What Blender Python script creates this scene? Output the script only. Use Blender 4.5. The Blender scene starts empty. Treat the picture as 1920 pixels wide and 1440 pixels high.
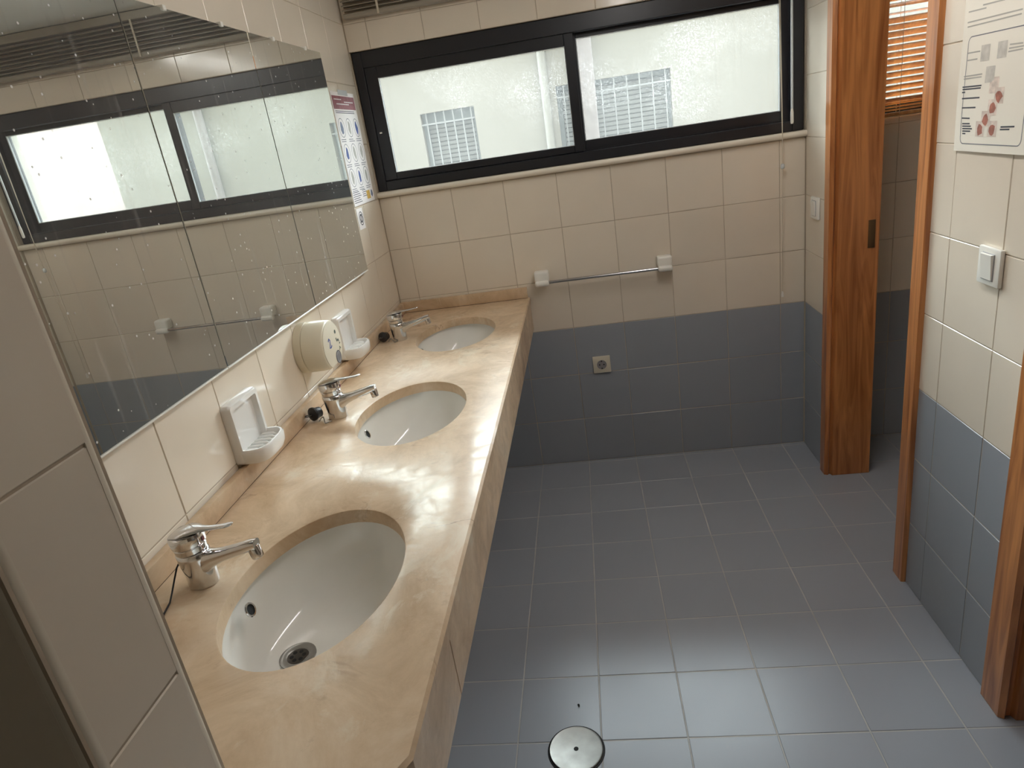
import bpy, bmesh, math, random
from mathutils import Vector, Matrix
random.seed(7)
S = bpy.context.scene
COL = S.collection

# ------------------------------------------------------------------ camera
CAM = Vector((0.84544, -2.866138, 1.490893))
RX = Vector((0.985839, 0.086133, -0.143882))      # camera right
RY = Vector((-0.104029, -0.358833, -0.927587))    # camera down
RZ = Vector((-0.131525, 0.929419, -0.344791))     # camera forward
FPX = 1257.55
cd = bpy.data.cameras.new('camera')
cam = bpy.data.objects.new('camera', cd)
COL.objects.link(cam)
cd.sensor_width = 36.0
cd.lens = FPX / 1920 * 36.0
cd.clip_start = 0.02
m3 = Matrix((RX, -RY, -RZ)).transposed()
cam.matrix_world = Matrix.Translation(CAM) @ m3.to_4x4()
S.camera = cam

# ------------------------------------------------------------------ world: even overcast sky
SKY = 28.0
w = bpy.data.worlds.new('overcast_sky')
S.world = w
w.use_nodes = True
w.node_tree.nodes['Background'].inputs[0].default_value = (0.88, 0.95, 1.0, 1)
w.node_tree.nodes['Background'].inputs[1].default_value = SKY
S.view_settings.view_transform = 'Standard'
S.view_settings.look = 'None'
S.view_settings.exposure = 0.0
S.view_settings.gamma = 1.0
S.view_settings.use_curve_mapping = False
S.cycles.max_bounces = 9
S.cycles.diffuse_bounces = 5
S.cycles.glossy_bounces = 4
S.cycles.transparent_max_bounces = 8
S.cycles.use_adaptive_sampling = True
S.cycles.adaptive_threshold = 0.02
S.cycles.sample_clamp_indirect = 12.0
S.cycles.caustics_reflective = True


def portal(name, loc, sx, sz):
    l = bpy.data.lights.new(name, 'AREA')
    l.shape = 'RECTANGLE'
    l.size, l.size_y = sx, sz
    l.cycles.is_portal = True
    o = bpy.data.objects.new(name, l)
    COL.objects.link(o)
    o.location = loc
    o.rotation_euler = (math.radians(-90), 0, 0)    # -Z axis to -Y (into the room)
    return o


portal('window_sky_portal', (0.865, 0.125, 1.615), 1.72, 0.53)
portal('cubicle_sky_portal', (2.41, 0.125, 1.65), 0.98, 0.60)


# ------------------------------------------------------------------ helpers
def hit(u, v, ax, val):
    """a photo pixel gives a direction; the plane the thing lies on gives its distance"""
    d = RX * ((u - 960) / FPX) + RY * ((v - 720) / FPX) + RZ
    t = (val - CAM[ax]) / d[ax]
    return CAM + d * t


def lin(r, g, b):
    f = lambda x: (x / 255 / 12.92) if x / 255 <= 0.04045 else ((x / 255 + 0.055) / 1.055) ** 2.4
    return (f(r), f(g), f(b), 1.0)


MATS = {}


def mat(name, col, rough=0.5, metal=0.0, spec=0.5, coat=0.0, var=0.0, vscale=6.0, rand=0.0,
        bump=0.0, bscale=40.0, rvar=0.0, rscale=8.0, trans=0.0, stretch=None, detail=4.0):
    m = bpy.data.materials.new(name)
    m.use_nodes = True
    nt = m.node_tree
    N, L = nt.nodes, nt.links
    b = N['Principled BSDF']
    b.inputs['Base Color'].default_value = col
    b.inputs['Roughness'].default_value = rough
    b.inputs['Metallic'].default_value = metal
    b.inputs['Specular IOR Level'].default_value = spec
    b.inputs['Coat Weight'].default_value = coat
    b.inputs['Coat Roughness'].default_value = 0.06
    b.inputs['Transmission Weight'].default_value = trans
    geo = N.new('ShaderNodeNewGeometry')
    vec = geo.outputs['Position']
    if stretch:
        mp = N.new('ShaderNodeMapping')
        mp.inputs['Scale'].default_value = stretch
        L.new(vec, mp.inputs['Vector'])
        vec = mp.outputs['Vector']
    if var or rand:
        val = None
        if var:
            n = N.new('ShaderNodeTexNoise')
            n.inputs['Scale'].default_value = vscale
            n.inputs['Detail'].default_value = detail
            L.new(vec, n.inputs['Vector'])
            mr = N.new('ShaderNodeMapRange')
            mr.inputs['From Min'].default_value = 0.25
            mr.inputs['From Max'].default_value = 0.75
            mr.inputs['To Min'].default_value = 1 - var
            mr.inputs['To Max'].default_value = 1 + var
            L.new(n.outputs['Fac'], mr.inputs['Value'])
            val = mr.outputs['Result']
        if rand:
            oi = N.new('ShaderNodeObjectInfo')
            mr2 = N.new('ShaderNodeMapRange')
            mr2.inputs['To Min'].default_value = 1 - rand
            mr2.inputs['To Max'].default_value = 1 + rand
            L.new(oi.outputs['Random'], mr2.inputs['Value'])
            if val is None:
                val = mr2.outputs['Result']
            else:
                mu = N.new('ShaderNodeMath')
                mu.operation = 'MULTIPLY'
                L.new(val, mu.inputs[0])
                L.new(mr2.outputs['Result'], mu.inputs[1])
                val = mu.outputs[0]
        hs = N.new('ShaderNodeHueSaturation')
        hs.inputs['Color'].default_value = col
        L.new(val, hs.inputs['Value'])
        L.new(hs.outputs['Color'], b.inputs['Base Color'])
    if rvar:
        n = N.new('ShaderNodeTexNoise')
        n.inputs['Scale'].default_value = rscale
        n.inputs['Detail'].default_value = 5
        n.inputs['Distortion'].default_value = 0.4
        L.new(vec, n.inputs['Vector'])
        mr = N.new('ShaderNodeMapRange')
        mr.inputs['From Min'].default_value = 0.3
        mr.inputs['From Max'].default_value = 0.7
        mr.inputs['To Min'].default_value = max(0.02, rough - rvar)
        mr.inputs['To Max'].default_value = rough + rvar
        L.new(n.outputs['Fac'], mr.inputs['Value'])
        L.new(mr.outputs['Result'], b.inputs['Roughness'])
    if bump:
        n = N.new('ShaderNodeTexNoise')
        n.inputs['Scale'].default_value = bscale
        n.inputs['Detail'].default_value = 3
        L.new(vec, n.inputs['Vector'])
        bp = N.new('ShaderNodeBump')
        bp.inputs['Strength'].default_value = bump
        bp.inputs['Distance'].default_value = 0.004
        L.new(n.outputs['Fac'], bp.inputs['Height'])
        L.new(bp.outputs['Normal'], b.inputs['Normal'])
    MATS[name] = m
    return m


def ramp(N, stops):
    r = N.new('ShaderNodeValToRGB')
    e = r.color_ramp.elements
    while len(e) > 1:
        e.remove(e[-1])
    e[0].position, e[0].color = stops[0]
    for p, c in stops[1:]:
        x = e.new(p)
        x.color = c
    return r


mat('tile_cream', lin(226, 215, 198), 0.16, rand=0.025, var=0.02, bump=0.03, bscale=9, rvar=0.05)
mat('tile_blue', lin(153, 158, 165), 0.235, rand=0.03, var=0.015, vscale=5, bump=0.03, bscale=9, rvar=0.03)
mat('tile_floor', lin(152, 157, 165), 0.315, rand=0.03, var=0.012, vscale=5, bump=0.015, bscale=9, rvar=0.03, rscale=6)
mat('grout', lin(184, 170, 150), 0.9, var=0.15, vscale=12)
mat('grout_floor', lin(182, 181, 177), 0.85, var=0.2, vscale=8)
mat('seal', lin(92, 74, 58), 0.8)
mat('plaster', lin(226, 224, 218), 0.85, var=0.02)
mat('plaster_dark', lin(214, 208, 196), 0.85, var=0.03)
mat('trim', lin(228, 219, 202), 0.25)
mat('chrome', (0.72, 0.72, 0.73, 1), 0.12, metal=1.0, rvar=0.08, rscale=30)
mat('steel', (0.36, 0.355, 0.335, 1), 0.42, metal=1.0, var=0.12, vscale=30, rvar=0.06, rscale=40)
mat('dark_steel', (0.10, 0.09, 0.08, 1), 0.4, metal=1.0)
mat('old_brass', (0.20, 0.13, 0.07, 1), 0.45, metal=0.8)
mat('rail_steel', (0.50, 0.49, 0.48, 1), 0.2, metal=1.0)
mat('ceramic', lin(232, 230, 226), 0.10, coat=0.4, var=0.01)
mat('basin_ceramic', lin(240, 238, 232), 0.12, coat=0.4, var=0.03, vscale=9)
mat('black_hole', (0.006, 0.006, 0.006, 1), 0.7)
mat('black_metal', lin(34, 35, 40), 0.33, var=0.1, vscale=5)
mat('rubber', lin(26, 26, 32), 0.45)
mat('white_plastic', lin(236, 234, 226), 0.28)
mat('ivory_plastic', lin(222, 215, 196), 0.35)
mat('cream_plastic', lin(224, 215, 193), 0.30, var=0.02)
mat('cord', lin(206, 196, 176), 0.7)
mat('clear_plastic', lin(214, 220, 222), 0.15)
mat('slat_metal', lin(158, 150, 136), 0.42, rand=0.06)
mat('paper', lin(236, 231, 218), 0.75, var=0.015)
mat('paper_white', lin(240, 236, 234), 0.75)
mat('ink_maroon', lin(146, 90, 96), 0.7, var=0.25, vscale=60)
mat('ink_grey', lin(120, 122, 130), 0.7)
mat('ink_dark', lin(72, 74, 82), 0.7)
mat('ink_pale', lin(178, 176, 168), 0.7)
mat('ink_blue', lin(64, 84, 150), 0.6)
mat('ink_steel', lin(118, 128, 152), 0.7, var=0.3, vscale=80)
mat('ink_yellow', lin(212, 172, 74), 0.6, var=0.1, vscale=80)
mat('ink_skin', lin(166, 108, 92), 0.7, var=0.35, vscale=70)
mat('ink_skin_pale', lin(218, 204, 192), 0.7, var=0.25, vscale=70)
mat('ink_photo_grey', lin(200, 196, 187), 0.7, var=0.15, vscale=70)
mat('ink_green', lin(70, 88, 84), 0.6)
mat('emblem_grey', lin(150, 148, 150), 0.5)
mat('facade', lin(118, 112, 104), 0.9, var=0.05, vscale=2)
mat('neighbour_wall', lin(124, 122, 115), 0.9, var=0.035, vscale=1.3, bump=0.2, bscale=30, detail=8)
mat('neighbour_far', lin(138, 127, 124), 0.9, var=0.03, vscale=2)
mat('neighbour_trim', lin(108, 116, 118), 0.8, var=0.05)
mat('shutter', lin(113, 117, 117), 0.7, rand=0.05)
mat('grille_white', lin(124, 128, 130), 0.5)
mat('pipe_grey', lin(108, 102, 101), 0.7, var=0.15, vscale=14)
mat('pipe_cream', lin(119, 118, 112), 0.7, var=0.04)
mat('concrete', lin(110, 106, 100), 0.9, var=0.1)


def wood_mat(name, dark, light, rough=0.28):
    m = bpy.data.materials.new(name)
    m.use_nodes = True
    N, L = m.node_tree.nodes, m.node_tree.links
    b = N['Principled BSDF']
    geo = N.new('ShaderNodeNewGeometry')
    mp = N.new('ShaderNodeMapping')
    mp.inputs['Scale'].default_value = (14, 14, 0.9)
    L.new(geo.outputs['Position'], mp.inputs['Vector'])
    n = N.new('ShaderNodeTexNoise')
    n.inputs['Scale'].default_value = 2.2
    n.inputs['Detail'].default_value = 7
    n.inputs['Distortion'].default_value = 1.6
    L.new(mp.outputs['Vector'], n.inputs['Vector'])
    r = ramp(N, [(0.3, dark), (0.7, light)])
    L.new(n.outputs['Fac'], r.inputs['Fac'])
    L.new(r.outputs['Color'], b.inputs['Base Color'])
    b.inputs['Roughness'].default_value = rough
    b.inputs['Coat Weight'].default_value = 0.35
    b.inputs['Coat Roughness'].default_value = 0.15
    bp = N.new('ShaderNodeBump')
    bp.inputs['Strength'].default_value = 0.12
    bp.inputs['Distance'].default_value = 0.002
    L.new(n.outputs['Fac'], bp.inputs['Height'])
    L.new(bp.outputs['Normal'], b.inputs['Normal'])
    MATS[name] = m
    return m


wood_mat('wood', lin(150, 88, 46), lin(216, 146, 86))
wood_mat('blind_wood', lin(186, 126, 70), lin(226, 172, 110), 0.35)


def marble_mat(name, vein, worn):
    """cream limestone: cloudy ground, fine brown seams, patches where the polish has gone"""
    m = bpy.data.materials.new(name)
    m.use_nodes = True
    N, L = m.node_tree.nodes, m.node_tree.links
    b = N['Principled BSDF']
    geo = N.new('ShaderNodeNewGeometry')
    pos = geo.outputs['Position']

    def noise(scale, detail, rough=0.55, dist=0.0, stretch=None, rot=0.0):
        v = pos
        if stretch:
            mp = N.new('ShaderNodeMapping')
            mp.inputs['Scale'].default_value = stretch
            mp.inputs['Rotation'].default_value = (0, 0, rot)
            L.new(pos, mp.inputs['Vector'])
            v = mp.outputs['Vector']
        n = N.new('ShaderNodeTexNoise')
        n.inputs['Scale'].default_value = scale
        n.inputs['Detail'].default_value = detail
        n.inputs['Roughness'].default_value = rough
        n.inputs['Distortion'].default_value = dist
        L.new(v, n.inputs['Vector'])
        return n.outputs['Fac']

    def mix(fac, a_, b_):
        x = N.new('ShaderNodeMix')
        x.data_type = 'RGBA'
        L.new(fac, x.inputs[0])
        if isinstance(a_, tuple): x.inputs[6].default_value = a_
        else: L.new(a_, x.inputs[6])
        if isinstance(b_, tuple): x.inputs[7].default_value = b_
        else: L.new(b_, x.inputs[7])
        return x.outputs[2]

    def mul(a_, b_):
        x = N.new('ShaderNodeMath')
        x.operation = 'MULTIPLY'
        L.new(a_, x.inputs[0])
        if isinstance(b_, float): x.inputs[1].default_value = b_
        else: L.new(b_, x.inputs[1])
        return x.outputs[0]

    g = ramp(N, [(0.32, lin(184, 155, 122)), (0.5, lin(207, 180, 148)), (0.68, lin(221, 199, 171))])
    L.new(noise(5.0, 9, 0.7, 0.7), g.inputs['Fac'])
    col = g.outputs['Color']
    # fine seams, broken up
    r2 = ramp(N, [(0.490, (0, 0, 0, 1)), (0.5, (1, 1, 1, 1)), (0.510, (0, 0, 0, 1))])
    L.new(noise(2.4, 6, 0.6, 0.5, (1.0, 2.0, 1.0), 0.7), r2.inputs['Fac'])
    r3 = ramp(N, [(0.52, (0, 0, 0, 1)), (0.66, (1, 1, 1, 1))])
    L.new(noise(6.0, 3), r3.inputs['Fac'])
    col = mix(mul(mul(r2.outputs['Color'], r3.outputs['Color']), vein), col, lin(136, 100, 72))
    # small brown pits and grains
    r4 = ramp(N, [(0.62, (0, 0, 0, 1)), (0.74, (1, 1, 1, 1))])
    L.new(noise(26.0, 5, 0.7), r4.inputs['Fac'])
    col = mix(mul(r4.outputs['Color'], vein * 0.45), col, lin(158, 128, 98))
    # worn, chalky patches with grey-green edges
    r5 = ramp(N, [(0.56, (0, 0, 0, 1)), (0.64, (1, 1, 1, 1))])
    L.new(noise(5.0, 7, 0.68, 0.8, (1.6, 1.0, 1.0)), r5.inputs['Fac'])
    col = mix(mul(r5.outputs['Color'], worn), col, lin(220, 206, 182))
    L.new(col, b.inputs['Base Color'])
    b.inputs['Roughness'].default_value = 0.42
    mr = N.new('ShaderNodeMapRange')                 # what is left of the polish
    mr.inputs['From Min'].default_value = 0.42
    mr.inputs['From Max'].default_value = 0.66
    mr.inputs['To Min'].default_value = 0.05
    mr.inputs['To Max'].default_value = 0.6
    L.new(noise(13.0, 9, 0.75, 0.8), mr.inputs['Value'])
    L.new(mr.outputs['Result'], b.inputs['Coat Weight'])
    b.inputs['Coat Roughness'].default_value = 0.16
    bp = N.new('ShaderNodeBump')
    bp.inputs['Strength'].default_value = 0.16
    bp.inputs['Distance'].default_value = 0.003
    L.new(noise(16.0, 6, 0.65), bp.inputs['Height'])
    L.new(bp.outputs['Normal'], b.inputs['Normal'])
    L.new(bp.outputs['Normal'], b.inputs['Coat Normal'])
    MATS[name] = m


marble_mat('marble', 0.85, 0.6)
marble_mat('marble_plain', 0.15, 0.1)


def glass_mat():
    """window pane: clear sheet with a thin reflecting face and a film of dried drops"""
    m = bpy.data.materials.new('dirty_glass')
    m.use_nodes = True
    N, L = m.node_tree.nodes, m.node_tree.links
    N.remove(N['Principled BSDF'])
    out = N['Material Output']
    geo = N.new('ShaderNodeNewGeometry')
    tr = N.new('ShaderNodeBsdfTransparent')
    tr.inputs[0].default_value = (0.93, 0.96, 0.95, 1)
    gl = N.new('ShaderNodeBsdfGlossy')
    gl.inputs['Roughness'].default_value = 0.03
    fr = N.new('ShaderNodeFresnel')
    fr.inputs['IOR'].default_value = 1.3
    mx = N.new('ShaderNodeMixShader')
    L.new(fr.outputs[0], mx.inputs[0])
    L.new(tr.outputs[0], mx.inputs[1])
    L.new(gl.outputs[0], mx.inputs[2])
    df = N.new('ShaderNodeBsdfTranslucent')
    df.inputs[0].default_value = (0.85, 0.85, 0.83, 1)
    v = N.new('ShaderNodeTexNoise')
    v.inputs['Scale'].default_value = 240
    v.inputs['Detail'].default_value = 2
    L.new(geo.outputs['Position'], v.inputs['Vector'])
    r = ramp(N, [(0.55, (0, 0, 0, 1)), (0.70, (1, 1, 1, 1))])
    L.new(v.outputs['Fac'], r.inputs['Fac'])
    n = N.new('ShaderNodeTexNoise')
    n.inputs['Scale'].default_value = 3.2
    n.inputs['Detail'].default_value = 4
    L.new(geo.outputs['Position'], n.inputs['Vector'])
    r2 = ramp(N, [(0.48, (0.02, 0.02, 0.02, 1)), (0.72, (0.22, 0.22, 0.22, 1))])
    L.new(n.outputs['Fac'], r2.inputs['Fac'])
    mu = N.new('ShaderNodeMath')
    mu.operation = 'MULTIPLY'
    L.new(r.outputs['Color'], mu.inputs[0])
    L.new(r2.outputs['Color'], mu.inputs[1])
    ad = N.new('ShaderNodeMath')
    ad.operation = 'ADD'
    ad.inputs[1].default_value = 0.027
    L.new(mu.outputs[0], ad.inputs[0])
    mx2 = N.new('ShaderNodeMixShader')
    L.new(ad.outputs[0], mx2.inputs[0])
    L.new(mx.outputs[0], mx2.inputs[1])
    L.new(df.outputs[0], mx2.inputs[2])
    L.new(mx2.outputs[0], out.inputs['Surface'])
    MATS['dirty_glass'] = m


glass_mat()


def mirror_mat():
    m = bpy.data.materials.new('mirror_glass')
    m.use_nodes = True
    N, L = m.node_tree.nodes, m.node_tree.links
    N.remove(N['Principled BSDF'])
    out = N['Material Output']
    geo = N.new('ShaderNodeNewGeometry')
    gl = N.new('ShaderNodeBsdfGlossy')
    gl.inputs['Color'].default_value = (0.76, 0.79, 0.76, 1)
    gl.inputs['Roughness'].default_value = 0.0
    df = N.new('ShaderNodeBsdfDiffuse')
    df.inputs['Color'].default_value = (0.80, 0.80, 0.78, 1)
    # haze film
    n = N.new('ShaderNodeTexNoise')
    n.inputs['Scale'].default_value = 4
    n.inputs['Detail'].default_value = 5
    L.new(geo.outputs['Position'], n.inputs['Vector'])
    mr = N.new('ShaderNodeMapRange')
    mr.inputs['To Min'].default_value = 0.03
    mr.inputs['To Max'].default_value = 0.11
    L.new(n.outputs['Fac'], mr.inputs['Value'])
    # dried drip streaks (stretched along z)
    mp = N.new('ShaderNodeMapping')
    mp.inputs['Scale'].default_value = (1, 26, 1.1)
    L.new(geo.outputs['Position'], mp.inputs['Vector'])
    n2 = N.new('ShaderNodeTexNoise')
    n2.inputs['Scale'].default_value = 2.0
    L.new(mp.outputs['Vector'], n2.inputs['Vector'])
    r2 = ramp(N, [(0.60, (0, 0, 0, 1)), (0.72, (0.10, 0.10, 0.10, 1))])
    L.new(n2.outputs['Fac'], r2.inputs['Fac'])
    # splash specks
    vo = N.new('ShaderNodeTexVoronoi')
    vo.inputs['Scale'].default_value = 42
    L.new(geo.outputs['Position'], vo.inputs['Vector'])
    r3 = ramp(N, [(0.085, (1, 1, 1, 1)), (0.105, (0, 0, 0, 1))])
    L.new(vo.outputs['Distance'], r3.inputs['Fac'])
    sp = N.new('ShaderNodeSeparateColor')
    L.new(vo.outputs['Color'], sp.inputs[0])
    r4 = ramp(N, [(0.72, (0, 0, 0, 1)), (0.74, (0.7, 0.7, 0.7, 1))])
    L.new(sp.outputs[0], r4.inputs['Fac'])
    mu = N.new('ShaderNodeMath')
    mu.operation = 'MULTIPLY'
    L.new(r3.outputs['Color'], mu.inputs[0])
    L.new(r4.outputs['Color'], mu.inputs[1])
    a1 = N.new('ShaderNodeMath')
    a1.operation = 'ADD'
    L.new(mr.outputs[0], a1.inputs[0])
    L.new(r2.outputs['Color'], a1.inputs[1])
    a2 = N.new('ShaderNodeMath')
    a2.operation = 'ADD'
    a2.use_clamp = True
    L.new(a1.outputs[0], a2.inputs[0])
    L.new(mu.outputs[0], a2.inputs[1])
    mx = N.new('ShaderNodeMixShader')
    L.new(a2.outputs[0], mx.inputs[0])
    L.new(gl.outputs[0], mx.inputs[1])
    L.new(df.outputs[0], mx.inputs[2])
    L.new(mx.outputs[0], out.inputs['Surface'])
    MATS['mirror_glass'] = m


mirror_mat()


# ---------------- objects
def tag(o, label=None, cat=None, group=None, kind=None):
    if label: o['label'] = label
    if cat: o['category'] = cat
    if group: o['group'] = group
    if kind: o['kind'] = kind
    return o


def empty(name, loc=(0, 0, 0), label=None, cat=None, group=None, kind=None):
    o = bpy.data.objects.new(name, None)
    COL.objects.link(o)
    o.location = loc
    o.empty_display_size = 0.05
    return tag(o, label, cat, group, kind)


def obj(name, bm, material, parent=None, smooth=35, label=None):
    me = bpy.data.meshes.new(name)
    bmesh.ops.recalc_face_normals(bm, faces=bm.faces)
    if smooth:
        a = math.radians(smooth)
        for f in bm.faces: f.smooth = True
        for e in bm.edges:
            if len(e.link_faces) == 2:
                e.smooth = e.calc_face_angle(0) < a
    bm.to_mesh(me)
    bm.free()
    if isinstance(material, str): material = MATS[material]
    me.materials.append(material)
    o = bpy.data.objects.new(name, me)
    COL.objects.link(o)
    if parent: o.parent = parent
    if label: o['label'] = label
    return o


def copy_tree(o, parent=None):
    c = o.copy()
    COL.objects.link(c)
    c.parent = parent
    for ch in list(o.children): copy_tree(ch, c)
    return c


def BM(): return bmesh.new()


def box(bm, x0, x1, y0, y1, z0, z1, bev=0.0, seg=2):
    M = Matrix.Translation(((x0 + x1) / 2, (y0 + y1) / 2, (z0 + z1) / 2)) @ Matrix.Diagonal((abs(x1 - x0), abs(y1 - y0), abs(z1 - z0), 1))
    r = bmesh.ops.create_cube(bm, size=1, matrix=M)
    if bev:
        es = list({e for v in r['verts'] for e in v.link_edges})
        bmesh.ops.bevel(bm, geom=es, offset=bev, segments=seg, profile=0.5, affect='EDGES', clamp_overlap=True)
    return bm


def B(*a, **k): return box(BM(), *a, **k)


def loft(bm, rings, cap0=True, cap1=True, closed=True):
    vs = [[bm.verts.new(p) for p in r] for r in rings]
    n = len(vs[0])
    for a, b_ in zip(vs[:-1], vs[1:]):
        for i in range(n if closed else n - 1):
            j = (i + 1) % n
            bm.faces.new((a[i], a[j], b_[j], b_[i]))
    if cap0: bm.faces.new(vs[0][::-1])
    if cap1: bm.faces.new(vs[-1])
    return bm


def frame_of(d):
    d = d.normalized()
    up = Vector((0, 0, 1)) if abs(d.z) < 0.9 else Vector((1, 0, 0))
    a = d.cross(up).normalized()
    return a, a.cross(d).normalized()


def tube(bm, pts, r, n=10, cap=True):
    pts = [Vector(p) for p in pts]
    rs = r if isinstance(r, (list, tuple)) else [r] * len(pts)
    rings = []
    for i, p in enumerate(pts):
        d = (pts[min(i + 1, len(pts) - 1)] - pts[max(i - 1, 0)])
        a, b_ = frame_of(d)
        rings.append([p + a * (math.cos(t) * rs[i]) + b_ * (math.sin(t) * rs[i]) for t in [2 * math.pi * k / n for k in range(n)]])
    return loft(bm, rings, cap, cap)


def lathe(bm, prof, n=28, M=None, cap0=True, cap1=True):
    """profile of (r, h) about local z, M places it"""
    M = M or Matrix()
    rings = [[M @ Vector((r * math.cos(2 * math.pi * k / n), r * math.sin(2 * math.pi * k / n), h)) for k in range(n)] for r, h in prof]
    return loft(bm, rings, cap0, cap1)


def prism(bm, poly, z0, z1):
    return loft(bm, [[Vector((x, y, z0)) for x, y in poly], [Vector((x, y, z1)) for x, y in poly]])


def axis_m(loc, axis):
    """matrix whose local z points along axis"""
    z = Vector(axis).normalized()
    a, b_ = frame_of(z)
    return Matrix.Translation(loc) @ Matrix((a, b_, z)).transposed().to_4x4()


def rect_minus(r, holes):
    """rects (u0,u1,v0,v1) left of r once holes are cut out"""
    out = [r]
    for h in holes:
        nxt = []
        for (a, b_, c, d) in out:
            x0, x1, y0, y1 = max(a, h[0]), min(b_, h[1]), max(c, h[2]), min(d, h[3])
            if x0 >= x1 or y0 >= y1:
                nxt.append((a, b_, c, d))
                continue
            if c < y0: nxt.append((a, b_, c, y0))
            if y1 < d: nxt.append((a, b_, y1, d))
            if a < x0: nxt.append((a, x0, y0, y1))
            if x1 < b_: nxt.append((x1, b_, y0, y1))
        out = nxt
    return out


def slab(bm, O, U, V, N, u0, u1, v0, v1, n0, n1):
    """box in a wall's own axes"""
    O, U, V, N = map(Vector, (O, U, V, N))
    P = lambda u, v, n: O + U * u + V * v + N * n
    return loft(bm, [[P(u0, v0, n), P(u1, v0, n), P(u1, v1, n), P(u0, v1, n)] for n in (n0, n1)])


TILES = {}
PITCH = 0.22


def tile_mesh(wd, ht, mname):
    k = (round(wd, 3), round(ht, 3), mname)
    if k not in TILES:
        bm = BM()
        c, t = 0.0012, 0.004
        a, b_ = wd / 2, ht / 2
        R = lambda x, y, z: [Vector((-x, -y, z)), Vector((x, -y, z)), Vector((x, y, z)), Vector((-x, y, z))]
        loft(bm, [R(a, b_, -t), R(a, b_, -c), R(a - c, b_ - c, 0)], cap0=False)
        bmesh.ops.recalc_face_normals(bm, faces=bm.faces)
        me = bpy.data.meshes.new('tile')
        bm.to_mesh(me)
        bm.free()
        me.materials.append(MATS[mname])
        TILES[k] = me
    return TILES[k]


def tiles(parent, O, U, V, N, u0, u1, v0, v1, uo, vo, mfn, holes=(), joint=0.0022, skip=None):
    O, U, V, N = map(Vector, (O, U, V, N))
    R = Matrix((U, V, N)).transposed().to_4x4()
    i0, i1 = math.floor((u0 - uo) / PITCH), math.ceil((u1 - uo) / PITCH)
    j0, j1 = math.floor((v0 - vo) / PITCH), math.ceil((v1 - vo) / PITCH)
    for i in range(i0, i1):
        for j in range(j0, j1):
            a, b_ = max(u0, uo + i * PITCH), min(u1, uo + (i + 1) * PITCH)
            c, d = max(v0, vo + j * PITCH), min(v1, vo + (j + 1) * PITCH)
            if b_ - a < 0.012 or d - c < 0.012: continue
            for (p, q, r, s) in rect_minus((a, b_, c, d), holes):
                if q - p < 0.012 or s - r < 0.012: continue
                uc, vc = (p + q) / 2, (r + s) / 2
                if skip and skip(uc, vc): continue
                me = tile_mesh(q - p - joint, s - r - joint, mfn(uc, vc))
                o = bpy.data.objects.new('tile', me)
                COL.objects.link(o)
                o.parent = parent
                jr = Matrix.Rotation(random.uniform(-1, 1) * 0.0016, 4, 'X') @ Matrix.Rotation(random.uniform(-1, 1) * 0.0016, 4, 'Y')
                o.matrix_basis = Matrix.Translation(O + U * uc + V * vc + N * random.uniform(-0.0003, 0.0003)) @ R @ jr


def wall(name, O, U, V, N, u0, u1, v0, v1, thick, mname, holes=(), label=None, base=-0.0013):
    bm = BM()
    for (a, b_, c, d) in rect_minus((u0, u1, v0, v1), holes):
        slab(bm, O, U, V, N, a, b_, c, d, -thick, base)
    o = obj(name, bm, mname, smooth=0)
    return tag(o, label, 'wall', kind='structure')


dado = lambda u, v: 'tile_blue' if v < 0.66 else 'tile_cream'
XR = 1.728          # right wall
CEIL = 2.155
YF = -4.30          # wall behind the camera
WIN = (0.0, XR, 1.3455, 1.882)
X, Y, Z = Vector((1, 0, 0)), Vector((0, 1, 0)), Vector((0, 0, 1))

# ------------------------------------------------------------------ the room shell
fl = tag(obj('floor', B(-0.15, 3.25, YF - 0.1, 0.12, -0.12, -0.0010), 'grout_floor', smooth=0),
         'grey ceramic tile floor with pale joints', 'floor', kind='structure')
tiles(fl, (0, 0, 0), X, Y, Z, 0.0, 2.9, -3.3, 0.0, 0.0897, -0.0218, lambda u, v: 'tile_floor', joint=0.0030)

tag(obj('ceiling', B(-0.15, 3.25, YF - 0.1, 0.12, CEIL, CEIL + 0.12), 'plaster', smooth=0),
    'plain white ceiling', 'ceiling', kind='structure')

wb = wall('wall_back', (0, 0, 0), X, Z, -Y, -0.15, XR + 0.145, 0, CEIL, 0.12, 'grout', [WIN],
          'cream tiled wall with grey dado under the wide window')
tiles(wb, (0, 0, 0), X, Z, -Y, 0, XR, 0, CEIL, 0.0897, 0.0, dado, [(WIN[0], WIN[1], 1.322, WIN[3])])

wl = wall('wall_left', (0, 0, 0), Y, Z, X, YF, 0, 0, CEIL, 0.15, 'grout', label='cream tiled wall behind the mirrors and sinks')
tiles(wl, (0, 0, 0), Y, Z, X, -2.43, 0, 0.66, CEIL, -0.01, 0.0, dado,
      skip=lambda u, v: (-2.4 < u < -0.45 and 1.12 < v < 1.75))

D1 = (0.264, 1.006, -0.01, 2.03)
D2 = (1.462, 2.26, -0.01, 2.03)
wr = wall('wall_right', (XR, 0, 0), -Y, Z, -X, 0, -YF, 0, CEIL, 0.142, 'grout', [D1, D2],
          'cream tiled wall with grey dado and two doorways')
tiles(wr, (XR, 0, 0), -Y, Z, -X, 0, 2.9, 0, CEIL, 0.01, 0.0, dado, [D1, D2])

tag(obj('wall_front', B(-0.15, 3.25, YF - 0.1, YF, 0, CEIL), 'plaster_dark', smooth=0),
    'plain wall facing the window wall', 'wall', kind='structure')

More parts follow.
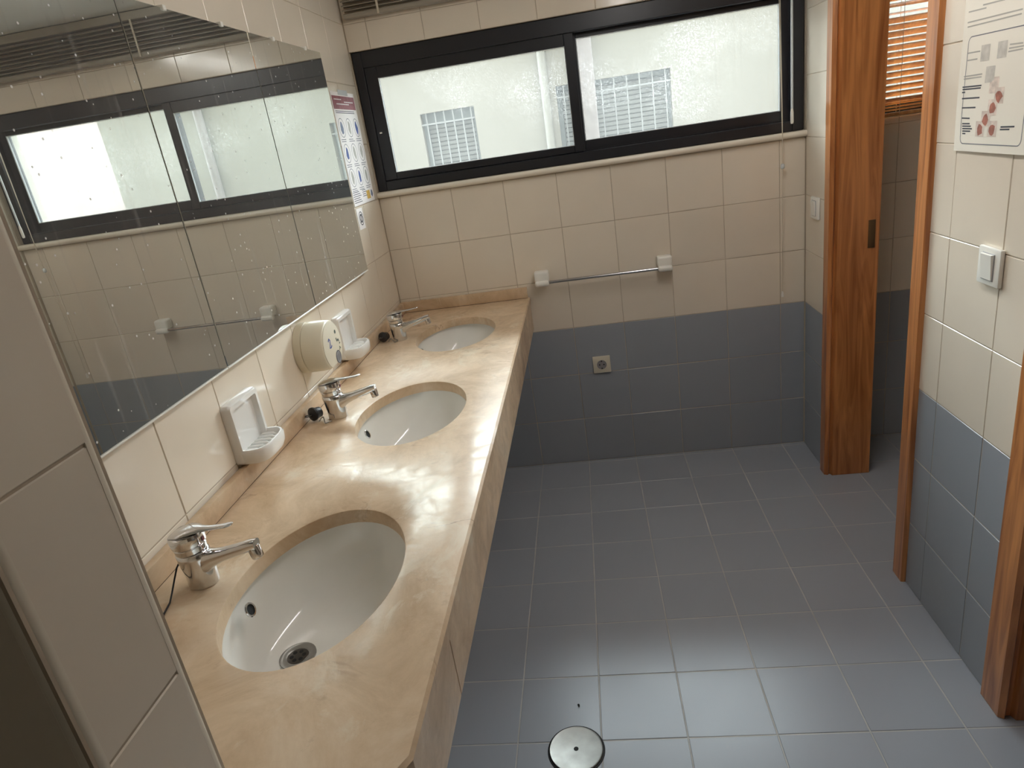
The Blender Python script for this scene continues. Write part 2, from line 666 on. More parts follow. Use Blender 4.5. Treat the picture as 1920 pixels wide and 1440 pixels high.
# short partition at the near end of the counter
PX, PY0, PY1 = 0.457, -2.543, -2.428
wp = tag(obj('wall_partition', B(0.0, PX - 0.0013, PY0 + 0.0013, PY1 - 0.0013, 0, CEIL), 'grout', smooth=0),
         'short tiled partition at the counter end away from the window', 'wall', kind='structure')
tiles(wp, (PX, 0, 0), Y, Z, X, PY0 + 0.008, PY1 - 0.008, 0, CEIL, PY0 - 0.1, 0.0, dado)
tiles(wp, (0, PY0, 0), X, Z, -Y, 0, PX - 0.008, 0, CEIL, PX - 2 * PITCH - 0.008, 0.0, dado)
for yy, sgn in ((PY0, -1), (PY1, 1)):
    bm = BM()
    poly = [(PX - 0.012, yy)]
    for k in range(7):
        t = math.pi / 2 * k / 6
        poly.append((PX - 0.0095 + 0.0095 * math.sin(t), yy - sgn * 0.0095 + sgn * 0.0095 * math.cos(t)))
    poly += [(PX, yy - sgn * 0.012), (PX - 0.012, yy - sgn * 0.012)]
    prism(bm, poly, 0, CEIL)
    obj('corner_trim', bm, 'trim', wp)

# cubicle beyond the first doorway
XW0, XW1 = XR + 0.142, 3.1
WIN2 = (1.93, 2.90, 1.3455, 1.95)
wc = wall('wall_cubicle_back', (0, 0, 0), X, Z, -Y, XW0, XW1, 0, CEIL, 0.12, 'grout', [WIN2],
          'tiled wall under the blind in the next room')
tiles(wc, (0, 0, 0), X, Z, -Y, XW0, 2.7, 0, 1.344, 0.0897, 0.0, dado)
tag(obj('wall_cubicle_right', B(XW1, XW1 + 0.15, YF, 0.12, 0, CEIL), 'plaster_dark', smooth=0), 'plain far wall of the next room', 'wall', kind='structure')
tag(obj('wall_cubicle_divider', B(XW0, XW1, -1.44, -1.34, 0, CEIL), 'plaster_dark', smooth=0), 'plain wall between the two side rooms', 'wall', kind='structure')

# unseen outer face, made tall, wide and dark to shade the building opposite
bm = BM()
for r in rect_minus((-25, 27, -0.5, 22), [WIN, WIN2]):
    slab(bm, (0, 0.12, 0), X, Z, -Y, *r, -0.10, 0.0)
tag(obj('wall_shading_facade', bm, 'facade', smooth=0), 'unseen outer face around the window, made tall and dark to shade the yard', 'wall', kind='structure')
tag(obj('ground', B(-9, 11, 0.22, 16, -0.6, -0.5), 'concrete', smooth=0), 'paved yard outside the window', 'ground', kind='structure')


# ------------------------------------------------------------------ windows
def ring(bm, x0, x1, z0, z1, y0, y1, l, r, b_, t, bev=0.002):
    box(bm, x0, x0 + l, y0, y1, z0, z1, bev, 1)
    box(bm, x1 - r, x1, y0, y1, z0, z1, bev, 1)
    box(bm, x0 + l, x1 - r, y0, y1, z0, z0 + b_, bev, 1)
    box(bm, x0 + l, x1 - r, y0, y1, z1 - t, z1, bev, 1)
    return bm


w1 = empty('window_1', (0, 0, 0), 'wide sliding window in a black metal frame with dirty panes', 'window', kind='structure')
obj('frame', ring(BM(), 0.004, XR - 0.004, 1.346, 1.881, 0.014, 0.115, 0.036, 0.042, 0.038, 0.060), 'black_metal', w1)
bm = BM()
for yy in (0.054, 0.094):                                       # running tracks
    box(bm, 0.04, 1.682, yy, yy + 0.004, 1.384, 1.390)
obj('track', bm, 'black_metal', w1)
s1 = obj('sash', ring(BM(), 0.040, 0.876, 1.386, 1.822, 0.022, 0.052, 0.050, 0.037, 0.028, 0.044), 'black_metal', w1)
obj('pane', B(0.088, 0.841, 0.035, 0.039, 1.412, 1.780), 'dirty_glass', s1, smooth=0)
obj('glazing_bead', ring(BM(), 0.089, 0.840, 1.413, 1.779, 0.024, 0.034, 0.003, 0.003, 0.003, 0.003, 0.0005), 'clear_plastic', s1)
obj('latch', B(0.054, 0.064, 0.0185, 0.0225, 1.572, 1.578, 0.001), 'white_plastic', s1)
s2 = obj('sash', ring(BM(), 0.845, 1.686, 1.386, 1.822, 0.060, 0.090, 0.040, 0.036, 0.040, 0.020), 'black_metal', w1)
obj('pane', B(0.883, 1.652, 0.073, 0.077, 1.424, 1.804), 'dirty_glass', s2, smooth=0)
obj('glazing_bead', ring(BM(), 0.884, 1.651, 1.425, 1.803, 0.061, 0.072, 0.004, 0.004, 0.003, 0.003, 0.0005), 'clear_plastic', s2)

bm = BM()                                                       # rounded sill
prof = [(0.016, 1.345), (0.016, 1.322), (-0.012, 1.322)]
for k in range(9):
    t = -math.pi / 2 + math.pi * k / 8
    prof.append((-0.012 - 0.0115 * math.cos(t), 1.3335 + 0.0115 * math.sin(t)))
loft(bm, [[Vector((x, y, z)) for y, z in prof] for x in (0.001, XR - 0.001)])
tag(obj('trim_1', bm, 'trim'), 'cream rounded window sill under the wide window', 'sill', kind='structure')

w2 = empty('window_2', (0, 0, 0), 'black framed window behind the wooden blind', 'window', kind='structure')
obj('frame', ring(BM(), 1.934, 2.896, 1.346, 1.949, 0.03, 0.115, 0.045, 0.045, 0.05, 0.05), 'black_metal', w2)
obj('pane', B(1.977, 2.853, 0.07, 0.074, 1.394, 1.901), 'dirty_glass', w2, smooth=0)

# ------------------------------------------------------------------ door frames
d1 = empty('door_1', (XR, -0.64, 0), 'varnished wooden door frame of the doorway beside the window', 'door frame', kind='structure')
d2 = empty('door_2', (XR, -1.86, 0), 'varnished wooden door frame beside the hand washing sheet', 'door frame', kind='structure')


def jamb(parent, pts, name='jamb', z0=0.001, z1=2.03):
    bm = BM()
    prism(bm, pts, z0, z1)
    o = obj(name, bm, 'wood', None, 30)
    o.parent = parent
    o.matrix_parent_inverse = Matrix.Translation(-parent.location)
    return o


XA, XB = XR - 0.014, XR + 0.157
jamb(d1, [(XA, -0.262), (XA, -0.310), (XA + 0.014, -0.316), (XA + 0.018, -0.308), (XA + 0.024, -0.308), (XA + 0.028, -0.322), (XB, -0.322), (XB, -0.262)])
jamb(d1, [(XA, -0.955), (XA, -1.010), (XA + 0.006, -1.012), (XB, -1.012), (XB, -0.950), (XA + 0.030, -0.950), (XA + 0.024, -0.958), (XA + 0.014, -0.958)])
jamb(d1, [(XA, -0.262), (XA, -1.010), (XB, -1.010), (XB, -0.262)], 'head', 1.99, 2.045)
jamb(d2, [(XA, -1.460), (XA, -1.532), (XA + 0.012, -1.540), (XA + 0.020, -1.530), (XA + 0.030, -1.530), (XA + 0.036, -1.545), (XB, -1.545), (XB, -1.460)])
jamb(d2, [(XA, -2.19), (XA, -2.262), (XB, -2.262), (XB, -2.19)])
jamb(d2, [(XA, -1.460), (XA, -2.262), (XB, -2.262), (XB, -1.460)], 'head', 1.99, 2.045)
sp = obj('strike_plate', B(1.846, 1.870, -0.3245, -0.3215, 0.925, 1.025, 0.001), 'old_brass', None)
sp.parent = d1
sp.matrix_parent_inverse = Matrix.Translation(-d1.location)
for z0, z1 in ((0.95, 0.968), (0.985, 1.005)):
    h = obj('bolt_hole', B(1.852, 1.864, -0.3250, -0.3240, z0, z1), 'black_hole', None)
    h.parent = sp
    h.matrix_parent_inverse = Matrix.Translation(-d1.location)

# ------------------------------------------------------------------ mirrors
seams = [-0.394, -0.945, -1.500, -2.055, -2.426]
mlab = ['frameless mirror panel over the far sink next to the window',
        'frameless mirror panel over the round dispenser and middle sink',
        'frameless mirror panel over the fully visible soap dish',
        'frameless mirror panel against the short tiled partition']
for i in range(4):
    ya, yb = seams[i + 1] + 0.0014, seams[i] - 0.0014
    t = empty('wall_mirror', (0.0, (ya + yb) / 2, 1.096), mlab[i], 'mirror', 'mirror panels above the counter')
    L = lambda a: (a[0], a[1], a[2] - (ya + yb) / 2, a[3] - (ya + yb) / 2, a[4] - 1.096, a[5] - 1.096)
    obj('backing', B(*L((0.0025, 0.012, ya, yb, 1.097, 1.844))), 'black_hole', t, 0)
    obj('glass', B(*L((0.0125, 0.018, ya, yb, 1.0965, 1.8445)), 0.0012, 1), 'mirror_glass', t, 0)
    obj('bottom_rail', B(*L((0.0025, 0.0192, ya, yb, 1.0920, 1.0960)), 0.0008, 1), 'white_plastic', t)
    for f in (0.3, 0.75):
        yy = ya + (yb - ya) * f
        obj('clip', B(*L((0.002, 0.0215, yy - 0.006, yy + 0.006, 1.839, 1.850)), 0.001, 1), 'white_plastic', t)

# ------------------------------------------------------------------ counter
CT, CB = 0.8226, 0.7926
XC = 0.578
sinks = [-1.925, -1.188, -0.4425]
SA, SB, SX = 0.150, 0.219, 0.320
ct = empty('vanity_counter', (0, 0, 0), 'long cream marble counter with three oval cut-outs', 'counter')


def ellipse(cx, cy, a, b_, z, n=64, p=2.0):
    out = []
    for k in range(n):
        t = 2 * math.pi * k / n
        c, s = math.cos(t), math.sin(t)
        out.append(Vector((cx + a * math.copysign(abs(c) ** (2 / p), c), cy + b_ * math.copysign(abs(s) ** (2 / p), s), z)))
    return out


def counter_slab():
    bm = BM()
    e, e2 = 0.005, 0.003
    def outline(d, z):
        return [Vector(p) for p in ((0.003, -0.003, z), (XC - d, -0.003, z), (XC - d, -2.295 + d * 0.4, z), (XC - d - 0.010, -2.312 + d * 0.6, z),
                                    (0.459 + 0.010, -2.418 + d, z), (0.459, -2.4245, z), (0.003, -2.4245, z))]
    loops_top = [outline(e, CT)] + [ellipse(SX, y, SA + e2, SB + e2, CT) for y in sinks]
    edges = []
    top = []
    for lp in loops_top:
        vs = [bm.verts.new(p) for p in lp]
        top.append(vs)
        edges += [bm.edges.new((vs[i], vs[(i + 1) % len(vs)])) for i in range(len(vs))]
    bmesh.ops.triangle_fill(bm, use_beauty=True, use_dissolve=False, edges=edges)
    def skirt(vs, rings):
        prev = vs
        for r in rings:
            cur = [bm.verts.new(p) for p in r]
            for i in range(len(cur)):
                j = (i + 1) % len(cur)
                bm.faces.new((prev[i], prev[j], cur[j], cur[i]))
            prev = cur
        return prev
    skirt(top[0], [outline(0.0, CT - e), outline(0.0, CB)])
    for k, y in enumerate(sinks):
        skirt(top[k + 1], [ellipse(SX, y, SA + 0.0008, SB + 0.0008, CT - 0.001), ellipse(SX, y, SA, SB, CT - e2), ellipse(SX, y, SA, SB, CB)])
    return bm


obj('slab', counter_slab(), 'marble', ct, 30)
APB = 0.676
for a, b_ in ((-0.003, -1.02), (-1.022, -2.058), (-2.060, -2.298)):
    obj('apron_panel', B(XC - 0.026, XC - 0.003, b_, a, APB, CB - 0.0005, 0.0012, 1), 'marble_plain', ct)
bm = BM()
prism(bm, [(XC - 0.003, -2.2995), (XC - 0.012, -2.312), (0.462, -2.4235), (0.462, -2.395), (XC - 0.027, -2.2995)], APB, CB - 0.0005)
obj('apron_panel', bm, 'marble_plain', ct)
obj('backsplash', B(0.0025, 0.020, -2.42, -0.022, CT + 0.0016, CT + 0.046, 0.002, 2), 'marble_plain', ct)
bm = BM()
box(bm, 0.0025, 0.0185, -2.42, -0.0195, CT + 0.0001, CT + 0.0016)
box(bm, 0.0185, 0.568, -0.0195, -0.003, CT + 0.0001, CT + 0.0016)
obj('joint_seal', bm, 'seal', ct, 0)
obj('end_splash', B(0.0025, 0.570, -0.021, -0.003, CT + 0.0016, CT + 0.048, 0.002, 2), 'marble', ct)


# ------------------------------------------------------------------ basins
def make_sink():
    t = empty('sink_basin', (SX, 0, CB))
    bm = BM()
    rings = []
    n = 48
    depth = 0.143
    A0, B0 = SA + 0.012, SB + 0.012
    rings.append(ellipse(0, 0, A0 + 0.014, B0 + 0.014, -0.0006, n))
    for k in range(13):
        s = k / 12
        ang = s * math.pi / 2
        sc = math.cos(ang) ** 0.62 if k < 12 else 0
        z = -depth * math.sin(ang) ** 1.05
        sc = max(sc, 0.16)
        cx = -0.082 * s ** 1.6
        rings.append(ellipse(cx, 0, A0 * sc, B0 * sc, -0.0006 + z, n))
    loft(bm, rings, cap0=False, cap1=True)
    o = obj('bowl', bm, 'basin_ceramic', t, 60)
    sm = o.modifiers.new('shell', 'SOLIDIFY')
    sm.thickness = 0.008
    sm.offset = 1.0
    # drain
    dx, dz = -0.082, -depth - 0.0004
    d = obj('drain', lathe(BM(), [(0.034, 0.001), (0.034, 0.0035), (0.030, 0.0045), (0.022, 0.0030), (0.0205, 0.0016)], 28,
                           Matrix.Translation((dx, 0, dz)), cap0=True, cap1=True), 'steel', t)
    obj('drain_grate', lathe(BM(), [(0.020, 0.0017), (0.019, 0.0024)], 24, Matrix.Translation((dx, 0, dz))), 'dark_steel', d)
    for k in range(6):
        a = k * math.pi / 3 + 0.3
        obj('drain_hole', lathe(BM(), [(0.0042, 0.0023), (0.0040, 0.0028)], 12, Matrix.Translation((dx + 0.0115 * math.cos(a), 0.0115 * math.sin(a), dz))), 'black_hole', d)
    # overflow in the wall-side flank
    ov = Vector((-SA + 0.0085, -0.005, -0.028))
    nrm = Vector((0.93, 0, 0.36))
    bm = BM()
    lathe(bm, [(0.0135, 0.0), (0.0138, 0.002), (0.0125, 0.0035), (0.0100, 0.0030), (0.0098, -0.002)], 24, axis_m(ov, nrm), False, False)
    r = obj('overflow_ring', bm, 'chrome', t)
    obj('overflow_hole', lathe(BM(), [(0.0097, -0.0005), (0.0097, 0.0008)], 20, axis_m(ov, nrm)), 'black_hole', r)
    return t


sk = make_sink()
slab_ = ['white oval undermount basin beside the short tiled partition', 'white oval undermount basin in front of the round dispenser',
         'white oval undermount basin nearest the window wall']
for i, y in enumerate(sinks):
    o = sk if i == 0 else copy_tree(sk)
    o.location = (SX, y, CB)
    tag(o, slab_[i], 'sink', 'basins in the marble counter')


# ------------------------------------------------------------------ taps
def make_faucet():
    t = empty('faucet', (0, 0, 0))
    T = Matrix.Translation
    tilt = Matrix.Rotation(math.radians(-3), 4, 'Y')
    # body: round foot swelling to an oval shoulder
    bm = BM()
    rings = []
    n = 28
    for (r, h, ox) in ((0.0250, 0.0, 0), (0.0255, 0.003, 0), (0.0255, 0.020, 0), (0.0268, 0.042, -0.001), (0.0280, 0.057, -0.002), (0.0275, 0.066, -0.003), (0.0240, 0.069, -0.003)):
        rings.append([Vector((ox + r * 1.06 * math.cos(2 * math.pi * k / n), r * math.sin(2 * math.pi * k / n), h + 0.0004)) for k in range(n)])
    loft(bm, rings)
    obj('body', bm, 'chrome', t, 50)
    M = T((-0.003, 0, 0.0695)) @ tilt
    obj('collar', lathe(BM(), [(0.0235, 0.0), (0.0270, 0.0015), (0.0278, 0.0105), (0.0255, 0.0130)], 28, M), 'chrome', t, 40)
    cap = obj('cap', lathe(BM(), [(0.0262, 0.0137), (0.0296, 0.0147), (0.0306, 0.0300), (0.0292, 0.0345), (0.0210, 0.0368), (0.0080, 0.0374)], 30, M), 'chrome', t, 40)
    obj('indicator', B(0.0262, 0.0272, -0.003, 0.003, 0.088, 0.096, 0.0005, 1), 'ink_maroon', cap)
    # lever: flat paddle rising from the cap
    bm = BM()
    rings = []
    for (x, z, hw, th) in ((-0.0285, 0.0325, 0.012, 0.003), (-0.020, 0.0365, 0.021, 0.006), (0.0, 0.0385, 0.0255, 0.0075), (0.018, 0.0392, 0.0205, 0.0075), (0.032, 0.0392, 0.0125, 0.0065),
                           (0.048, 0.0392, 0.0090, 0.0050), (0.068, 0.0400, 0.0085, 0.0044), (0.084, 0.0412, 0.0098, 0.0044), (0.092, 0.0420, 0.0085, 0.0038), (0.0955, 0.0423, 0.0042, 0.0022)):
        rings.append([M @ Vector((x, hw * math.cos(a), z + th * 0.5 * math.sin(a) * (1 if abs(math.sin(a)) > 0.2 else 0.6))) for a in [2 * math.pi * k / 16 for k in range(16)]])
    loft(bm, rings)
    obj('lever', bm, 'chrome', t, 60)
    # spout: oval arm leaving the body, slightly rising
    bm = BM()
    rings = []
    for (x, z, hw, hh) in ((0.006, 0.040, 0.021, 0.024), (0.022, 0.046, 0.019, 0.021), (0.036, 0.0515, 0.0150, 0.0150), (0.054, 0.057, 0.0128, 0.0118), (0.085, 0.0655, 0.0118, 0.0105), (0.112, 0.073, 0.0115, 0.0100), (0.124, 0.0755, 0.0105, 0.0085)):
        rings.append([Vector((x, hw * math.copysign(abs(math.cos(a)) ** 0.75, math.cos(a)), z + hh * math.copysign(abs(math.sin(a)) ** 0.75, math.sin(a)))) for a in [2 * math.pi * k / 20 for k in range(20)]])
    loft(bm, rings)
    sp_ = obj('spout', bm, 'chrome', t, 50)
    obj('aerator', lathe(BM(), [(0.0098, 0.006), (0.0108, 0.004), (0.0108, -0.016), (0.0095, -0.0175), (0.0085, -0.0150)], 20,
                         T((0.1165, 0, 0.066)) @ Matrix.Rotation(math.radians(-10), 4, 'Y')), 'chrome', sp_, 40)
    return t


fc = make_faucet()
fx = 0.104
fy = [-1.918, -1.180, -0.452]
flab = ['chrome single lever tap of the basin beside the partition', 'chrome single lever tap in front of the round dispenser', 'chrome single lever tap of the basin nearest the window']
for i in range(3):
    o = fc if i == 0 else copy_tree(fc)
    o.location = (fx, fy[i], CT + 0.0002)
    o.rotation_euler.z = math.radians((-3, 0, 4)[i])
    tag(o, flab[i], 'tap', 'mixer taps on the counter')


# black rubber plugs left on the counter with their bead chains
def make_plug():
    t = empty('basin_plug', (0, 0, 0))
    M = axis_m((0, 0, 0.0212), (-0.45, -0.85, 0.10)) @ Matrix.Diagonal((0.90, 0.90, 1.35, 1))
    obj('stopper', lathe(BM(), [(0.0120, -0.010), (0.0165, -0.009), (0.0185, 0.004), (0.0215, 0.006), (0.0215, 0.010), (0.0120, 0.0125), (0.0060, 0.0155)], 24, M), 'rubber', t, 40)
    bm = BM()
    rr = [Vector((0.0075 * math.cos(a), 0, 0.0075 * math.sin(a))) for a in [2 * math.pi * k / 14 for k in range(15)]]
    tube(bm, [M @ (p + Vector((0, 0, 0.021))) for p in rr], 0.0016, 6, False)
    obj('pull_ring', bm, 'dark_steel', t)
    bm = BM()
    pts = []
    for k in range(16):
        s = k / 15
        pts.append(Vector((0.012 + 0.040 * s, -0.020 + 0.012 * math.sin(s * 7) - 0.012 * s, 0.0026 + 0.013 * (1 - s) * abs(math.sin(s * 5)))))
    for a, b_ in zip(pts[:-1], pts[1:]):
        M2 = Matrix.Translation((a + b_) / 2)
        bmesh.ops.create_icosphere(bm, subdivisions=1, radius=0.0022, matrix=M2)
    tube(bm, pts, 0.0007, 5)
    obj('bead_chain', bm, 'steel', t)
    return t


pg = make_plug()
plab = ['black rubber plug and chain beside the middle tap', 'black rubber plug and chain beside the tap nearest the window']
for i, (px, py, rz) in enumerate(((0.046, -1.190, 0), (0.046, -0.456, 0.2))):
    o = pg if i == 0 else copy_tree(pg)
    o.location = (px, py, CT + 0.0004)
    o.rotation_euler.z = rz
    tag(o, plab[i], 'plug', 'basin plugs on the counter')
bm = BM()
pts = [(0.076, -1.898, CT + 0.052), (0.066, -1.906, CT + 0.046), (0.060, -1.918, CT + 0.034), (0.060, -1.934, CT + 0.020), (0.064, -1.955, CT + 0.008), (0.070, -1.975, CT + 0.0022), (0.078, -2.010, CT + 0.0022), (0.082, -2.05, CT + 0.0022)]
tube(bm, pts, 0.0016, 7)
tag(obj('plug_chain', bm, 'rubber'), 'thin dark chain hanging behind the tap beside the partition', 'chain')


# ------------------------------------------------------------------ soap dishes
def make_dish():
    t = empty('soap_dish', (0, 0, 0))
    W2, H = 0.070, 0.146
    # back plate with a raised rim round a recessed field
    bm = BM()
    def rr(hw, z0, z1, r, x):
        out = []
        for (cy, cz, a0) in ((hw - r, z1 - r, 0), (-hw + r, z1 - r, 90), (-hw + r, z0 + r, 180), (hw - r, z0 + r, 270)):
            for k in range(5):
                a = math.radians(a0 + 90 * k / 4)
                out.append(Vector((x, cy + r * math.cos(a), cz + r * math.sin(a))))
        return out
    loft(bm, [rr(W2, 0, H, 0.010, 0.0), rr(W2, 0, H, 0.010, 0.016), rr(W2 - 0.004, 0.004, H - 0.004, 0.008, 0.0215), rr(W2 - 0.013, 0.013, H - 0.015, 0.006, 0.0215),
              rr(W2 - 0.017, 0.017, H - 0.019, 0.005, 0.009)])
    obj('back_plate', bm, 'ceramic', t, 40)
    # tray: rounded front, raised lip, sunken floor
    bm = BM()
    def tr(off, z):
        out = [Vector((0.004, -(W2 - 0.001 - off), z))]
        n = 18
        for k in range(n + 1):
            a = -math.pi / 2 + math.pi * k / n
            c, s = math.cos(a), math.sin(a)
            out.append(Vector((0.030 + (0.046 - off) * abs(c) ** 0.7, (W2 - 0.001 - off) * math.copysign(abs(s) ** 0.6, s), z)))
        out.append(Vector((0.004, (W2 - 0.001 - off), z)))
        return out
    loft(bm, [tr(0.016, -0.004), tr(0.006, 0.000), tr(0.001, 0.012), tr(0.0, 0.030), tr(0.003, 0.0355), tr(0.007, 0.0355), tr(0.011, 0.028), tr(0.013, 0.024)])
    obj('tray', bm, 'ceramic', t, 45)
    for k in range(6):
        yy = -0.044 + 0.0176 * k
        ext = 0.030 + (0.046 - 0.015) * (1 - (abs(yy) / 0.066) ** 2) ** 0.5 - 0.002
        bm = BM()
        tube(bm, [(0.012, yy, 0.0245), (0.018, yy, 0.0265), (ext - 0.006, yy, 0.0265), (ext, yy, 0.0245)], [0.002, 0.0042, 0.0042, 0.002], 10)
        obj('ridge', bm, 'ceramic', t, 60)
    return t


ds = make_dish()
dl = ['white ceramic wall soap dish between the middle tap and the partition side tap', 'white ceramic wall soap dish partly behind the round dispenser']
for i, yy in enumerate((-1.485, -0.748)):
    o = ds if i == 0 else copy_tree(ds)
    o.location = (0.0006, yy, 0.8735)
    tag(o, dl[i], 'soap dish', 'ceramic soap dishes')

# ------------------------------------------------------------------ round dispenser
DY, DZ = -1.062, 1.000
dp = empty('towel_dispenser', (0.0006, DY, DZ), 'round cream plastic dispenser mounted on the wall below the mirror', 'dispenser')
AX = axis_m((0, 0, 0), (1, 0, 0))


def drum(prof, n=40, flat=-0.062):
    bm = BM()
    rings = []
    for r, h in prof:
        ring_ = []
        for k in range(n):
            a = 2 * math.pi * k / n
            y, z = r * math.cos(a), r * math.sin(a)
            ring_.append(Vector((h, y, max(z, flat * r / 0.076))))
        rings.append(ring_)
    return loft(bm, rings)


obj('wall_base', drum([(0.0745, 0.0), (0.0755, 0.003), (0.0755, 0.022), (0.0740, 0.0235)]), 'cream_plastic', dp, 40)
obj('drum_cover', drum([(0.0735, 0.0236), (0.0762, 0.0250), (0.0755, 0.060), (0.0735, 0.0835), (0.0705, 0.0868), (0.0690, 0.0872)]), 'cream_plastic', dp, 40)
face = obj('front_disc', drum([(0.0688, 0.0872), (0.0688, 0.0885), (0.0670, 0.0892)]), 'ivory_plastic', dp, 40)


def flat_poly(bm, pts):
    """thin printed patch given as 3D points in order"""
    vs = [bm.verts.new(p) for p in pts]
    bm.faces.new(vs)
    return bm


def disc(bm, c, r, U, V, n=20, ru=None, r_in=0.0):
    c, U, V = Vector(c), Vector(U), Vector(V)
    ru = ru or r
    P = lambda k, s: c + U * (ru * s * math.cos(2 * math.pi * k / n)) + V * (r * s * math.sin(2 * math.pi * k / n))
    if not r_in:
        return flat_poly(bm, [P(k, 1) for k in range(n)])
    o_ = [bm.verts.new(P(k, 1)) for k in range(n)]
    i_ = [bm.verts.new(P(k, r_in)) for k in range(n)]
    for k in range(n):
        j = (k + 1) % n
        bm.faces.new((o_[k], o_[j], i_[j], i_[k]))
    return bm


def stroke(bm, pts, wd, U, V, O):
    """pen stroke as a flat ribbon in the plane O,U,V"""
    O, U, V = Vector(O), Vector(U), Vector(V)
    pp = [Vector((a, b_)) for a, b_ in pts]
    Lh, Rh = [], []
    for i, p in enumerate(pp):
        d = (pp[min(i + 1, len(pp) - 1)] - pp[max(0, i - 1)]).normalized()
        nn = Vector((-d.y, d.x)) * wd / 2
        Lh.append(p + nn)
        Rh.append(p - nn)
    to3 = lambda q: O + U * q.x + V * q.y
    for i in range(len(pp) - 1):
        flat_poly(bm, [to3(Lh[i]), to3(Lh[i + 1]), to3(Rh[i + 1]), to3(Rh[i])])
    return bm


FX = 0.0897
bm = BM()
stroke(bm, [(-0.030, 0.018), (-0.022, 0.024), (-0.016, 0.018), (-0.020, 0.008), (-0.028, -0.002), (-0.018, -0.002), (-0.010, 0.002)], 0.005, Y, Z, (FX, 0, 0))
obj('pen_mark', bm, 'ink_blue', face, 0)
bm = BM()
disc(bm, (FX, 0.034, 0.030), 0.006, Y, Z)
stroke(bm, [(0.030, 0.012), (0.034, 0.002), (0.044, 0.004), (0.048, -0.004)], 0.006, Y, Z, (FX, 0, 0))
stroke(bm, [(0.046, -0.010), (0.054, -0.008)], 0.004, Y, Z, (FX, 0, 0))
stroke(bm, [(0.038, -0.028), (0.044, -0.018), (0.050, -0.026)], 0.004, Y, Z, (FX, 0, 0))
obj('print_mark', bm, 'ink_green', face, 0)
em = obj('emblem', lathe(BM(), [(0.0195, 0.0), (0.0195, 0.0009)], 28, axis_m((0.0892, 0.020, -0.0425), (1, 0, 0))), 'emblem_grey', face, 40)
bm = BM()
disc(bm, (0.0904, 0.020, -0.0425), 0.0190, Y, Z, 28, r_in=0.88)
for k in range(5):
    yy = 0.006 + 0.007 * k
    hgt = 0.012 - abs(k - 2) * 0.0025
    stroke(bm, [(yy - 0.004, -0.0425 - hgt), (yy + 0.004, -0.0425 + hgt)], 0.0016, Y, Z, (0.0904, 0, 0))
obj('emblem_line', bm, 'ink_dark', em, 0)

# ------------------------------------------------------------------ towel rail
tb = empty('towel_rail', (0.9, -0.03, 0.9), 'chrome towel rail between two white brackets under the window', 'towel rail')
for xx in (0.641, 1.157):
    q = empty  # noqa
    bx0 = xx - 0.9
    br = obj('bracket', B(bx0 - 0.031, bx0 + 0.031, -0.020, 0.0298, -0.012, 0.034, 0.009, 3), 'white_plastic', tb)
    obj('bracket_cap', B(bx0 - 0.030, bx0 + 0.030, -0.032, -0.004, -0.028, -0.004, 0.009, 3), 'white_plastic', br)
bm = BM()
tube(bm, [(-0.235, -0.018, -0.014), (0.235, -0.018, -0.014)], 0.0062, 14)
obj('rail', bm, 'rail_steel', tb)


# ------------------------------------------------------------------ socket and switches
so = empty('wall_socket', (0.856, 0, 0.478), 'cream square power socket on the grey tiles', 'socket')
obj('plate', B(-0.039, 0.039, -0.010, -0.0006, -0.039, 0.039, 0.003, 2), 'ivory_plastic', so)
bm = BM()
lathe(bm, [(0.0215, 0.0100), (0.0215, 0.0112), (0.0195, 0.0112), (0.0190, 0.0104)], 28, axis_m((0, 0, 0), (0, -1, 0)), False, True)
wl_ = obj('socket_well', bm, 'emblem_grey', so, 40)
for xx in (-0.0095, 0.0095):
    obj('pin_hole', lathe(BM(), [(0.003, 0.0105), (0.003, 0.0112)], 12, axis_m((xx, 0, 0), (0, -1, 0))), 'black_hole', wl_)
for zz in (-0.017, 0.017):
    obj('earth_clip', B(-0.003, 0.003, -0.0122, -0.0100, zz - 0.003, zz + 0.003, 0.0006, 1), 'dark_steel', wl_)


def switch(loc, label, wd=0.082):
    t = empty('light_switch', loc, label, 'switch', 'white rocker switches')
    h = wd / 2
    obj('plate', B(-0.011, -0.0006, -h, h, -h, h, 0.003, 2), 'white_plastic', t)
    bm = BM()
    box(bm, -0.0125, -0.0108, -h * 0.55, h * 0.55, -h * 0.72, h * 0.72, 0.0008, 1)
    obj('surround', bm, 'emblem_grey', t)
    bm = BM()
    s = h * 0.5
    loft(bm, [[Vector((-0.0124, -s, -s * 1.36)), Vector((-0.0124, s, -s * 1.36)), Vector((-0.0124, s, s * 1.36)), Vector((-0.0124, -s, s * 1.36))],
              [Vector((-0.0145, -s * .96, -s * 1.32)), Vector((-0.0145, s * .96, -s * 1.32)), Vector((-0.0185, s * .96, s * 1.32)), Vector((-0.0185, -s * .96, s * 1.32))]])
    obj('rocker', bm, 'white_plastic', t, 30)
    return t


switch((XR, -1.300, 1.068), 'white rocker light switch below the hand washing sheet', 0.084)
switch((XR, -0.138, 1.064), 'white rocker light switch between window corner and door frame', 0.082)

